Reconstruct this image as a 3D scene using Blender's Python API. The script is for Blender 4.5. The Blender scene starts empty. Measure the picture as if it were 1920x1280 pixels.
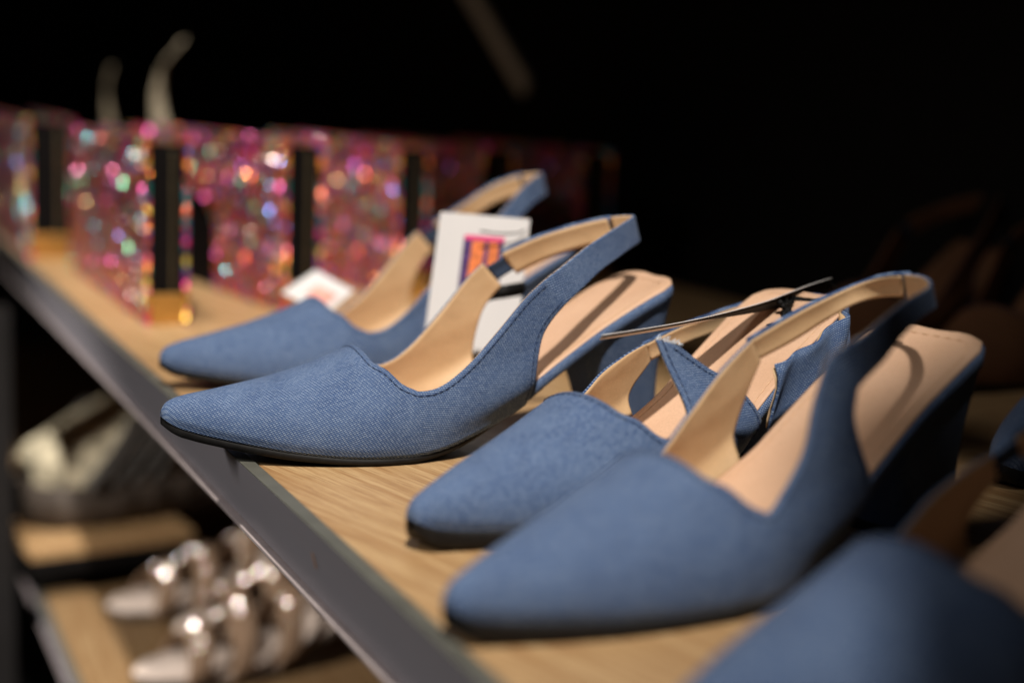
import bpy, math, random
from mathutils import Vector, Matrix, noise
random.seed(7)
scene = bpy.context.scene
COL = scene.collection

# ---------------------------------------------------------------- camera
cd = bpy.data.cameras.new('camera'); cam = bpy.data.objects.new('camera', cd); COL.objects.link(cam)
F = Vector((0.43398253, 0.88553737, -0.16577914)); RR = Vector((0.90028679, -0.43317632, 0.04291807)); UU = Vector((0.03380605, 0.16787446, 0.98522856))
m = Matrix((RR, UU, -F)).transposed().to_4x4(); m.translation = Vector((-0.1636, 0, 0.1614))
cam.matrix_world = m
cd.sensor_width = 36; cd.lens = 2676 / 1920 * 36
cd.clip_start = 0.02; cd.clip_end = 60
cd.dof.use_dof = True; cd.dof.focus_distance = 0.618; cd.dof.aperture_fstop = 3.0
scene.camera = cam
# ---------------------------------------------------------------- light
w = bpy.data.worlds.new('World'); scene.world = w; w.use_nodes = True
w.node_tree.nodes['Background'].inputs[0].default_value = (1.0, 0.85, 0.7, 1)
w.node_tree.nodes['Background'].inputs[1].default_value = 0.022
def spot(name, pos, target, power, size, blend, rad, col):
    l = bpy.data.lights.new(name, 'SPOT'); o = bpy.data.objects.new(name, l); COL.objects.link(o)
    o.location = pos; o.rotation_euler = (Vector(target) - Vector(pos)).to_track_quat('-Z', 'Y').to_euler()
    l.energy = power; l.spot_size = math.radians(size); l.spot_blend = blend; l.shadow_soft_size = rad; l.color = col
    return o
T0 = Vector((0.12, 0.62, 0.0))
KEYDIR = Vector((-0.20, -0.46, 0.865)).normalized()
KEY = T0 + 2.6 * KEYDIR
spot('key_or_fill_spot', KEY, (-0.15, 0.98, 0), 400, 38, 0.8, 0.05, (1.0, 0.93, 0.84))
LOWLAMP = Vector((-1.5, 0.5, 0.55))
spot('key_or_fill_spot', LOWLAMP, (0.05, 1.20, -0.34), 130, 20, 0.45, 0.09, (1.0, 0.92, 0.84))  # added spot that brightens the lower shelf, no known source
spot('key_or_fill_spot', (-0.40, 0.55, 2.2), (0.10, 1.20, 0.05), 140, 20, 0.7, 0.03, (1.0, 0.93, 0.86))  # extra spot added to lift the glitter bags
spot('key_or_fill_spot', (-1.6, 0.3, 1.1), (-0.05, 0.65, -0.15), 46, 38, 0.8, 0.25, (1.0, 0.94, 0.88))  # soft fill added for the rail and front faces, not a real lamp
vs = scene.view_settings
vs.view_transform = 'Standard'; vs.look = 'None'; vs.exposure = 0; vs.gamma = 1; vs.use_curve_mapping = False
scene.cycles.use_denoising = True
scene.cycles.max_bounces = 6
scene.cycles.caustics_reflective = False
scene.cycles.sample_clamp_indirect = 3

# ---------------------------------------------------------------- helpers
def lerp(a, b, t): return a + (b - a) * t
def sm(a, b, x):
    t = max(0, min(1, (x - a) / (b - a))); return t * t * (3 - 2 * t)
def tab(T, x):
    if x <= T[0][0]: return T[0][1]
    for (a, b), (c, d) in zip(T, T[1:]):
        if x <= c: return lerp(b, d, (x - a) / (c - a))
    return T[-1][1]
def smtab(T, x, h=0.006):
    return (tab(T, x - h) + 2 * tab(T, x) + tab(T, x + h)) / 4
def catmull(P, n):
    """centripetal-free Catmull-Rom resampled to n+1 points equally spaced by length"""
    P = [Vector(p) for p in P]
    Q = [P[0] * 2 - P[1]] + P + [P[-1] * 2 - P[-2]]
    out = []
    for i in range(1, len(Q) - 2):
        for k in range(16):
            t = k / 16; a, b, c, d = Q[i - 1], Q[i], Q[i + 1], Q[i + 2]
            out.append(0.5 * ((2 * b) + (c - a) * t + (2 * a - 5 * b + 4 * c - d) * t * t + (3 * b - a - 3 * c + d) * t ** 3))
    out.append(P[-1])
    L = [0]
    for a, b in zip(out, out[1:]): L.append(L[-1] + (b - a).length)
    res = []; j = 0
    for k in range(n + 1):
        s = L[-1] * k / n
        while j < len(L) - 2 and L[j + 1] < s: j += 1
        d = L[j + 1] - L[j]; res.append(out[j].lerp(out[j + 1], (s - L[j]) / d if d else 0))
    return res
def mesh(name, verts, faces, mat=None, parent=None, smooth=True, uvs=None, mats=None, fm=None):
    me = bpy.data.meshes.new(name); me.from_pydata([tuple(v) for v in verts], [], faces)
    if uvs:
        uv = me.uv_layers.new(name='UVMap')
        for li, l in enumerate(me.loops): uv.data[li].uv = uvs[l.vertex_index]
    for f in me.polygons: f.use_smooth = smooth
    for mm in (mats or [mat]):
        if mm: me.materials.append(mm)
    if fm:
        for f, k in zip(me.polygons, fm): f.material_index = k
    me.update()
    o = bpy.data.objects.new(name, me); COL.objects.link(o)
    if parent: o.parent = parent
    return o
def gridmesh(name, G, mat, parent=None, uv=None, close_u=False, flip=False, **k):
    nr, nc = len(G), len(G[0]); V = [p for r in G for p in r]; Fc = []
    for i in range(nr - 1):
        for j in range(nc if close_u else nc - 1):
            j2 = (j + 1) % nc; f = (i * nc + j, i * nc + j2, (i + 1) * nc + j2, (i + 1) * nc + j)
            Fc.append(f[::-1] if flip else f)
    uvs = [u for r in uv for u in r] if uv else None
    return mesh(name, V, Fc, mat, parent, uvs=uvs, **k)
class MB:
    def __init__(s): s.v = []; s.f = []; s.m = []
    def add(s, vs, fs, mi=0):
        b = len(s.v); s.v += [Vector(x) for x in vs]; s.f += [tuple(b + i for i in f) for f in fs]; s.m += [mi] * len(fs)
    def box(s, lo, hi, mi=0, M=None):
        (x0, y0, z0), (x1, y1, z1) = lo, hi
        P = [Vector(p) for p in ((x0,y0,z0),(x1,y0,z0),(x1,y1,z0),(x0,y1,z0),(x0,y0,z1),(x1,y0,z1),(x1,y1,z1),(x0,y1,z1))]
        if M: P = [M @ p for p in P]
        s.add(P, [(0,3,2,1),(4,5,6,7),(0,1,5,4),(1,2,6,5),(2,3,7,6),(3,0,4,7)], mi)
    def tube(s, pts, r, n=8, mi=0, cap=True):
        pts = [Vector(p) for p in pts]; rings = []
        up = Vector((0.13, 0.21, 0.97))
        for i, p in enumerate(pts):
            d = (pts[min(i + 1, len(pts) - 1)] - pts[max(i - 1, 0)]).normalized()
            a = d.cross(up).normalized(); b = d.cross(a); rr = r[i] if isinstance(r, (list, tuple)) else r
            rings.append([p + (a * math.cos(2 * math.pi * k / n) + b * math.sin(2 * math.pi * k / n)) * rr for k in range(n)])
        b0 = len(s.v); s.v += [v for R_ in rings for v in R_]
        for i in range(len(pts) - 1):
            for k in range(n):
                s.f.append((b0+i*n+k, b0+i*n+(k+1)%n, b0+(i+1)*n+(k+1)%n, b0+(i+1)*n+k)); s.m.append(mi)
        if cap:
            s.f.append(tuple(b0 + k for k in range(n))[::-1]); s.f.append(tuple(b0 + (len(pts)-1)*n + k for k in range(n))); s.m += [mi, mi]
    def build(s, name, mat, parent=None, smooth=False, bevel=0):
        o = mesh(name, s.v, s.f, None, parent, smooth, mats=mat if isinstance(mat, list) else [mat], fm=s.m)
        if bevel:
            b = o.modifiers.new('bevel', 'BEVEL'); b.width = bevel; b.segments = 2; b.limit_method = 'ANGLE'
        return o
def thread(name, pts, mat, parent, r0, r1, step):
    L = sum((Vector(q) - Vector(p)).length for p, q in zip(pts, pts[1:])); n = max(4, int(L / step)) * 2
    Q = catmull(pts, n); b = MB(); b.tube(Q, [r1 if (i // 2) % 2 else r0 for i in range(len(Q))], 5); return b.build(name, mat, parent, smooth=True)
def scatter(name, meshes, items, parent):
    for k, (loc, nrm, sc) in enumerate(items):
        o = bpy.data.objects.new(name, meshes[k % len(meshes)] if not isinstance(sc, tuple) else meshes[sc[1]]); COL.objects.link(o)
        o.parent = parent; o.location = loc; o.rotation_euler = Vector(nrm).to_track_quat('Z', 'Y').to_euler(); s_ = sc[0] if isinstance(sc, tuple) else sc; o.scale = (s_, s_, s_)
def gem_mesh(mat):
    P = [(math.cos(q * math.pi / 4), math.sin(q * math.pi / 4), 0) for q in range(8)]; T = [(0.6 * math.cos(q * math.pi / 4), 0.6 * math.sin(q * math.pi / 4), 0.35) for q in range(8)]; B = [(p[0], p[1], -0.8) for p in P]
    me = bpy.data.meshes.new('gem'); me.from_pydata(P + T + B, [], [tuple(range(8, 16))] + [(q, (q + 1) % 8, (q + 1) % 8 + 8, q + 8) for q in range(8)] + [(q + 16, (q + 1) % 8 + 16, (q + 1) % 8, q) for q in range(8)] + [tuple(range(16, 24))[::-1]])
    me.materials.append(mat); return me
def empty(name, label, cat, loc=(0, 0, 0), rz=0, group=None, rot=None):
    o = bpy.data.objects.new(name, None); COL.objects.link(o); o.empty_display_size = 0.02
    o.location = loc; o.rotation_euler = rot or (0, 0, rz)
    o['label'] = label; o['category'] = cat
    if group: o['group'] = group
    return o
def tag(o, label=None, cat=None, group=None, kind=None):
    for k, v in (('label', label), ('category', cat), ('group', group), ('kind', kind)):
        if v: o[k] = v
    return o

# ---------------------------------------------------------------- materials
class NT:
    def __init__(s, name):
        s.m = bpy.data.materials.new(name); s.m.use_nodes = True; s.t = s.m.node_tree; s.b = s.t.nodes['Principled BSDF']
    def n(s, typ, **k):
        o = s.t.nodes.new(typ)
        for a, v in k.items(): setattr(o, a, v)
        return o
    def l(s, a, b): s.t.links.new(a, b)
    def math(s, op, a, b=None, c=None):
        o = s.n('ShaderNodeMath', operation=op)
        for i, v in enumerate((a, b, c)):
            if v is None: continue
            if isinstance(v, (int, float)): o.inputs[i].default_value = v
            else: s.l(v, o.inputs[i])
        return o.outputs[0]
    def mix(s, f, a, b, blend='MIX'):
        o = s.n('ShaderNodeMix', data_type='RGBA', blend_type=blend)
        for i, v in ((0, f), (6, a), (7, b)):
            if isinstance(v, (int, float)): o.inputs[i].default_value = v
            elif isinstance(v, tuple): o.inputs[i].default_value = (*v, 1)
            else: s.l(v, o.inputs[i])
        return o.outputs[2]
    def ramp(s, f, pts):
        o = s.n('ShaderNodeValToRGB'); s.l(f, o.inputs[0]); e = o.color_ramp.elements
        for i, (p, c) in enumerate(pts):
            x = e[i] if i < 2 else e.new(p)
            x.position = p; x.color = (*c, 1) if isinstance(c, tuple) else (c, c, c, 1)
        return o.outputs[0]
    def noise(s, vec, scale, det=3, rough=0.5):
        o = s.n('ShaderNodeTexNoise'); o.inputs['Scale'].default_value = scale; o.inputs['Detail'].default_value = det; o.inputs['Roughness'].default_value = rough
        if vec is not None: s.l(vec, o.inputs['Vector'])
        return o.outputs[0]
    def mapping(s, vec, scale=(1,1,1), rot=(0,0,0), loc=(0,0,0)):
        o = s.n('ShaderNodeMapping'); o.inputs['Scale'].default_value = scale; o.inputs['Rotation'].default_value = rot; o.inputs['Location'].default_value = loc
        s.l(vec, o.inputs[0]); return o.outputs[0]
    def bump(s, h, strength, dist):
        o = s.n('ShaderNodeBump'); o.inputs['Strength'].default_value = strength; o.inputs['Distance'].default_value = dist
        s.l(h, o.inputs['Height']); s.l(o.outputs[0], s.b.inputs['Normal'])
    def coord(s, k='Object'): return s.n('ShaderNodeTexCoord').outputs[k]
    def set(s, rough=0.6, spec=0.5, metal=0, sheen=0):
        s.b.inputs['Roughness'].default_value = rough; s.b.inputs['Specular IOR Level'].default_value = spec; s.b.inputs['Metallic'].default_value = metal
        s.b.inputs['Sheen Weight'].default_value = sheen; return s

def plain(name, col, rough=0.6, spec=0.4, metal=0, var=0.15, scale=60, bump=0):
    t = NT(name).set(rough, spec, metal); n = t.noise(t.coord(), scale, 4, 0.6)
    d = tuple(c * (1 - var) for c in col); h = tuple(min(1, c * (1 + var)) for c in col)
    t.l(t.ramp(n, [(0.3, d), (0.7, h)]), t.b.inputs['Base Color'])
    if bump: t.bump(n, 0.5, bump)
    return t.m

def denim():
    t = NT('denim').set(0.85, 0.2, 0, 0.05); t.b.inputs['Sheen Roughness'].default_value = 0.5
    uv = t.coord('UV'); sep = t.n('ShaderNodeSeparateXYZ'); t.l(uv, sep.inputs[0])
    wob = t.noise(t.mapping(uv, (1, 1, 1)), 90, 2)
    wv = t.math('MULTIPLY', t.math('SUBTRACT', wob, 0.5), 0.0012)
    u = sep.outputs[0]; v = t.math('ADD', sep.outputs[1], wv)
    row = t.math('DIVIDE', v, 0.00088)
    rf = t.math('FRACT', row); ri = t.math('FLOOR', row)
    rowm = t.math('SUBTRACT', 1.0, t.math('MULTIPLY', t.math('ABSOLUTE', t.math('SUBTRACT', rf, 0.5)), 2.0))   # 0 at row edge, 1 in the middle
    uu = t.math('ADD', t.math('DIVIDE', u, 0.00125), t.math('MULTIPLY', ri, 0.37))
    uf = t.math('FRACT', uu); ui = t.math('FLOOR', uu)
    um = t.math('SUBTRACT', 1.0, t.math('MULTIPLY', t.math('ABSOLUTE', t.math('SUBTRACT', uf, 0.5)), 2.0))
    cv = t.n('ShaderNodeCombineXYZ'); t.l(ui, cv.inputs[0]); t.l(ri, cv.inputs[1])
    wn = t.n('ShaderNodeTexWhiteNoise', noise_dimensions='2D'); t.l(cv.outputs[0], wn.inputs[0])
    def ss(x, a, b):
        o = t.n('ShaderNodeMapRange', interpolation_type='SMOOTHSTEP'); o.inputs[1].default_value = a; o.inputs[2].default_value = b; t.l(x, o.inputs[0]); return o.outputs[0]
    dash = t.math('MULTIPLY', t.math('MULTIPLY', ss(rowm, 0.35, 0.75), ss(um, 0.1, 0.5)), t.math('MULTIPLY_ADD', wn.outputs[0], 0.55, 0.35))
    streak = t.noise(t.mapping(uv, (90, 900, 1)), 1.0, 3, 0.6)
    big = t.noise(t.mapping(uv, (1, 1, 1)), 45, 3, 0.6)
    base = t.mix(t.ramp(streak, [(0.3, 0.0), (0.7, 1.0)]), (0.024, 0.056, 0.155), (0.040, 0.088, 0.220))
    base = t.mix(t.ramp(big, [(0.38, 0.0), (0.68, 0.75)]), base, (0.075, 0.130, 0.265))
    groove = t.mix(ss(rowm, 0.05, 0.5), (0.013, 0.034, 0.100), base)
    col = t.mix(t.math('MULTIPLY', dash, 0.72), groove, (0.42, 0.52, 0.66))
    t.l(col, t.b.inputs['Base Color'])
    fine = t.noise(uv, 1500, 2)
    t.bump(t.math('ADD', t.math('MULTIPLY', rowm, 0.6), t.math('ADD', dash, t.math('MULTIPLY', fine, 0.4))), 0.5, 0.00025)
    return t.m
DEN = denim()
def leather(name, c1, c2, rough):
    t = NT(name).set(rough, 0.4); co = t.coord()
    n = t.noise(co, 28, 3); f = t.noise(co, 900, 4, 0.7)
    c = t.mix(t.ramp(n, [(0.3, 0.0), (0.7, 1.0)]), c1, c2)
    t.l(t.mix(t.ramp(f, [(0.35, 0.25), (0.6, 0.0)]), c, tuple(x * 0.7 for x in c1)), t.b.inputs['Base Color'])
    v = t.n('ShaderNodeTexVoronoi'); v.inputs['Scale'].default_value = 900; t.l(co, v.inputs[0])
    big = t.noise(co, 45, 2)
    t.bump(t.math('ADD', t.math('MULTIPLY', v.outputs[0], 0.15), t.math('MULTIPLY', big, 6.0)), 0.35, 0.0005)
    return t.m
LIN = leather('tan_lining', (0.58, 0.385, 0.21), (0.65, 0.45, 0.26), 0.55)
INS = leather('nude_insole', (0.60, 0.38, 0.25), (0.68, 0.45, 0.31), 0.42)
SOLE = plain('black_rubber', (0.007, 0.0065, 0.0065), 0.6, 0.25, var=0.4, scale=300, bump=0.0002)
NAVY = plain('navy_elastic', (0.035, 0.055, 0.10), 0.8, 0.2, scale=400)
THR = plain('navy_thread', (0.018, 0.035, 0.09), 0.7, 0.3, scale=500)
TAN_THR = plain('tan_thread', (0.66, 0.45, 0.28), 0.7, 0.3, scale=500)
CREAM_THR = plain('frayed_thread', (0.62, 0.66, 0.72), 0.9, 0.1, scale=500)
BLK = plain('black_plastic_and_tag_shade', (0.004, 0.004, 0.004), 0.6, 0.15)
CARD = plain('white_card', (0.66, 0.64, 0.64), 0.5, 0.3, var=0.03, scale=30)

def wood(name, rot, tone=1.0):
    t = NT(name).set(0.42, 0.35); co = t.coord()
    q = t.mapping(co, (1, 1, 1), (0, 0, rot))
    warp = t.noise(t.mapping(q, (9, 1.6, 9)), 1.0, 3)
    sx = t.n('ShaderNodeSeparateXYZ'); t.l(q, sx.inputs[0])
    rings = t.math('SINE', t.math('ADD', t.math('MULTIPLY', sx.outputs[0], 420), t.math('MULTIPLY', warp, 42)))
    fib = t.noise(t.mapping(q, (1400, 40, 1400)), 1.0, 4, 0.65)
    fib2 = t.noise(t.mapping(q, (320, 9, 320)), 1.0, 3, 0.6)
    big = t.noise(t.mapping(q, (12, 3, 12)), 1.0, 3)
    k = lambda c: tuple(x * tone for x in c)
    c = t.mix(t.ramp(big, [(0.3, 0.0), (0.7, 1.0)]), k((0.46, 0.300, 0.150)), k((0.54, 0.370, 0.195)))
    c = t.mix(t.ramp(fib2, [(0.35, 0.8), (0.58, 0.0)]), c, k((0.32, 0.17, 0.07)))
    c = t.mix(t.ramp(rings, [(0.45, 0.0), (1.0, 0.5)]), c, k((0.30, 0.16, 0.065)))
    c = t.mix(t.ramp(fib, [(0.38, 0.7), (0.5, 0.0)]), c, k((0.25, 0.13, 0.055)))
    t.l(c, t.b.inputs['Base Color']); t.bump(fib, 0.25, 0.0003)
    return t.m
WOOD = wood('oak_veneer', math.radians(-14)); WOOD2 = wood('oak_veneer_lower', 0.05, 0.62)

# ---------------------------------------------------------------- the shelf and what is around it
def metal_rail(name):
    t = NT(name).set(0.42, 0.5); co = t.coord()
    sp = t.ramp(t.noise(co, 1300, 2), [(0.70, 0.0), (0.74, 1.0)]); bg = t.noise(t.mapping(co, (1, 0.2, 1)), 40, 3)
    c = t.mix(bg, (0.38, 0.365, 0.415), (0.45, 0.435, 0.49)); c = t.mix(t.math('MULTIPLY', sp, 0.6), c, (0.55, 0.52, 0.50))
    t.l(c, t.b.inputs['Base Color']); t.bump(t.noise(co, 500, 3), 0.15, 0.0001)
    return t.m
RAIL = metal_rail('grey_rail'); RAILTOP = plain('rail_top_edge', (0.10, 0.10, 0.085), 0.45, 0.4)
RAILEDGE = plain('rail_bottom_edge', (0.50, 0.43, 0.43), 0.4, 0.5)
DARK = plain('charcoal_laminate', (0.006, 0.0055, 0.0055), 0.8, 0.08)
def shelf(name, label, z, x0, x1, y0, y1, th, wm, lipx=0.0, liph=0.035):
    r = empty(name, label, 'shelf', (x0, y0, z))
    o = Vector((x0, y0, z))
    b = MB(); b.add([(0.0005, 0, 0), (x1 - x0, 0, 0), (x1 - x0, 0, -th), (0.0095, 0, -th), (0.0005, y1 - y0, 0), (x1 - x0, y1 - y0, 0), (x1 - x0, y1 - y0, -th), (0.0095, y1 - y0, -th)], [(0, 1, 2, 3), (7, 6, 5, 4), (0, 4, 5, 1), (1, 5, 6, 2), (2, 6, 7, 3), (3, 7, 4, 0)]); b.build('board', wm, r)
    L_ = y1 - y0; sl = 0.0085; zb_ = -liph + 0.0022
    b = MB(); b.add([(-0.0055, 0, 0.0005), (-0.0005, 0, 0.0005), (-0.0005 + sl, 0, zb_), (-0.0055 + sl, 0, zb_), (-0.0055, L_, 0.0005), (-0.0005, L_, 0.0005), (-0.0005 + sl, L_, zb_), (-0.0055 + sl, L_, zb_)],
                    [(0, 1, 2, 3), (7, 6, 5, 4), (0, 4, 5, 1), (1, 5, 6, 2), (2, 6, 7, 3), (3, 7, 4, 0)]); b.build('front_rail', RAIL, r, bevel=0.0005)
    b = MB(); b.box(Vector((-0.0060, 0, 0.0006)), Vector((0.0004, y1 - y0, 0.0015))); b.build('rail_top_edge', RAILTOP, r, bevel=0.0005)
    b = MB(); b.box(Vector((-0.0090 + sl, 0, -liph)), Vector((-0.0005 + sl, L_, -liph + 0.002))); b.build('rail_bottom_edge', RAILEDGE, r, bevel=0.0005)
    return r
sh = shelf('display_shelf', 'oak shelf with a grey front rail that carries the denim shoes', 0, 0.004, 0.55, 0.081, 2.9, 0.022, WOOD)
b = MB(); b.add([(-0.0031, 0.419, -0.0110), (-0.0031, 0.4206, -0.0110), (-0.0014, 0.4202, -0.0175), (-0.0014, 0.4186, -0.0175)], [(0, 3, 2, 1)]); b.build('scratch', plain('orange_scratch', (0.85, 0.45, 0.22), 0.6), sh)
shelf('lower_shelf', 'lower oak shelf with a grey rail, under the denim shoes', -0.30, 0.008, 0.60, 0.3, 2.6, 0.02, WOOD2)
shelf('upper_shelf', 'dark shelf above the denim shoes that shades the back of the row', 1.0, 0.0, 0.55, -0.6, 2.9, 0.02, DARK)
b = MB(); b.box((-0.0280, 0.055, -0.6), (0.55, 0.080, 0.810)); tag(b.build('shade_panel', DARK, bevel=0.001), 'unseen dark panel added at the near end to shade the right-hand shoes', 'panel')  # added out of view to throw shade over the near right shoes
b = MB(); b.box((0.62, -1.0, -0.6), (0.66, 5.0, 2.2)); tag(b.build('back_wall', DARK), kind='structure')
b = MB(); b.box((-3, -2, -0.64), (3, 7, -0.6)); tag(b.build('floor', plain('dark_floor', (0.02, 0.018, 0.017), 0.8)), kind='structure')
b = MB(); b.box((-3, 5.5, -0.6), (3, 5.55, 2.2)); tag(b.build('far_wall', DARK), kind='structure')
b = MB(); b.box((-0.060, 1.30, -0.6), (-0.016, 1.33, 0.0 - 0.037)); tag(b.build('shelf_post', plain('dark_post', (0.010, 0.009, 0.009), 0.5)), 'dark upright post in front of the lower shelf, at the left edge', 'post')
b = MB(); b.tube([(0.610, 1.9, 0.36), (0.618, 1.80, 0.17)], 0.014, 10)
b.v = []; b.f = []; b.m = []
A_, B_ = Vector((0.607, 1.760, 0.31)), Vector((0.618, 1.585, 0.176))
d = (B_ - A_); M = Matrix.Translation(A_) @ d.to_track_quat('Z', 'Y').to_matrix().to_4x4()
b.box((-0.004, -0.012, -0.12), (0.004, 0.012, d.length), 0, M)
tag(b.build('shelf_bracket', plain('bracket_grey', (0.85, 0.86, 0.87), 0.5), bevel=0.002), 'slanting grey bracket on the black wall behind the shoes', 'bracket')

# ---------------------------------------------------------------- the slingback pump (local: x toe->heel, -y side faces the camera, z up)
SW = [(0, 0), (0.0015, 0.0040), (0.005, 0.0070), (0.01, 0.0088), (0.02, 0.0136), (0.03, 0.0182), (0.05, 0.0260), (0.07, 0.0320), (0.09, 0.0358), (0.105, 0.0362), (0.125, 0.0335),
      (0.15, 0.0302), (0.17, 0.0275), (0.2, 0.0270), (0.222, 0.0278), (0.236, 0.0272), (0.242, 0.0240), (0.2455, 0.0170), (0.247, 0)]
ZB = [(0, 0.0125), (0.003, 0.0100), (0.008, 0.0082), (0.02, 0.0070), (0.05, 0.0046), (0.08, 0.0034), (0.105, 0.0034), (0.12, 0.0055), (0.135, 0.0105), (0.15, 0.0165), (0.163, 0.0225), (0.18, 0.0345), (0.2, 0.0480), (0.22, 0.0600), (0.235, 0.0675), (0.25, 0.0730)]
ZT = [(0, 0.0142), (0.0008, 0.0162), (0.0025, 0.0186), (0.006, 0.0208), (0.012, 0.0230), (0.025, 0.0264), (0.05, 0.0335), (0.07, 0.0405), (0.09, 0.0490), (0.11, 0.063), (0.13, 0.10), (0.15, 0.16), (0.18, 0.32)]
def sw(x): return tab(SW, x)
def zb(x): return smtab(ZB, x, min(0.006, 0.0015 + x * 0.4))
def zt(x): return tab(ZT, x)
def last(x, th, s):
    """point of the upper: th 0 on the ridge, 1 on the sole edge; s = -1 near side, +1 far side"""
    ph = th * math.pi / 2; n = 2.12
    zz = max(0, math.cos(ph)) ** (2 / n); yy = max(0, math.sin(ph)) ** (2 / n)
    b_ = zb(x); z = b_ + (zt(x) - b_) * zz
    w0 = sw(x) + 0.0006; w1 = lerp(w0, 0.0355, sm(0.10, 0.135, x)); W = lerp(w0, w1, sm(0, 0.013, z - b_)) + 0.0012 * math.sin(math.pi * min(1, (z - b_) / 0.03)) * sm(0.0, 0.03, x)
    W -= 0.0010 * (1 - sm(0.0, 0.0045, z - b_)) * (1 - sm(0.09, 0.12, x)) * sm(0.0, 0.006, x)
    return Vector((x, s * W * yy, z))
def theta_of(x, z):
    b_ = zb(x); q = max(0, min(1, (z - b_) / (zt(x) - b_)))
    return math.acos(q ** (2.12 / 2)) / (math.pi / 2)
# cut edges of each side: TOP from the middle of the throat to the strap, BOT from the strap down to the sole
TOP = [(0.0885, None, 0.0), (0.0888, None, 0.16), (0.0905, None, 0.33), (0.0945, 0.0415), (0.1000, 0.0358), (0.1070, 0.0325), (0.1180, 0.0345), (0.1300, 0.0430), (0.1450, 0.0590), (0.157, 0.0730), (0.166, 0.0812)]
BOT = [(0.177, 0.0700), (0.171, 0.0635), (0.1665, 0.0560), (0.1640, 0.0450), (0.1632, 0.0350), (0.1635, 0.0228)]
TOP_PEAK = TOP[:6] + [(0.1150, 0.0345), (0.1210, 0.0420), (0.1215, 0.0540), (0.1190, 0.0690)]
BOT_PEAK = [(0.1270, 0.0672), (0.1400, 0.0575), (0.1530, 0.0500), (0.1600, 0.0400), (0.1620, 0.0320), (0.1630, 0.0225)]
TOP_LOW = TOP[:6] + [(0.1220, 0.0365), (0.1380, 0.0460), (0.1540, 0.0520), (0.1680, 0.0560)]
BOT_LOW = [(0.1735, 0.0475), (0.1680, 0.0425), (0.1620, 0.0370), (0.1585, 0.0300), (0.1575, 0.0200)]
TOP_STEEP = TOP[:6] + [(0.1140, 0.0370), (0.1250, 0.0500), (0.1310, 0.0660), (0.1365, 0.0790)]
BOT_STEEP = [(0.1490, 0.0700), (0.1475, 0.0600), (0.1520, 0.0480), (0.1560, 0.0380), (0.1560, 0.0195)]
TOP_BACK = TOP[:6] + [(0.1200, 0.0350), (0.1350, 0.0470), (0.1530, 0.0625), (0.1720, 0.0745)]
BOT_BACK = [(0.1785, 0.0660), (0.1740, 0.0580), (0.1700, 0.0470), (0.1670, 0.0370), (0.1650, 0.0240)]
NS, NC = 16, 16          # columns on the side wall, columns from the dip to the ridge
NV, NQ = 44, 34          # rows on the vamp, rows on the quarter
def side_curves(T, B):
    cen = [Vector((p[2] if len(p) == 3 else theta_of(*p), p[0], 0)) for p in T[:6]]
    C2 = catmull([Vector((p.x * 0.06, p.y, 0)) for p in cen], NC)
    thr = [(p.x / 0.06, p.y) for p in C2]                       # (theta, x) from the ridge to the dip
    top = catmull([(p[0], p[1], 0) for p in T[4:]], 60)
    k = min(range(len(top)), key=lambda i: (top[i] - Vector((T[5][0], T[5][1], 0))).length)
    top = catmull(top[k:], NQ); top[0] = Vector((T[5][0], T[5][1], 0))
    xs = T[5][0]; xe, ze = B[-1]
    low = [Vector((lerp(xs, xe, q / 12), zb(lerp(xs, xe, q / 12)), 0)) for q in range(13)]
    rear = catmull([(p[0], p[1], 0) for p in B][::-1], 26)
    path = low + rear[1:]
    L = [0]
    for p, q in zip(path, path[1:]): L.append(L[-1] + (q - p).length)
    bot = []
    for i in range(NQ + 1):
        s = L[-1] * (i / NQ); j = 0
        while j < len(L) - 2 and L[j + 1] < s: j += 1
        bot.append(path[j].lerp(path[j + 1], (s - L[j]) / max(1e-9, L[j + 1] - L[j])))
    return thr, top, bot
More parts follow.
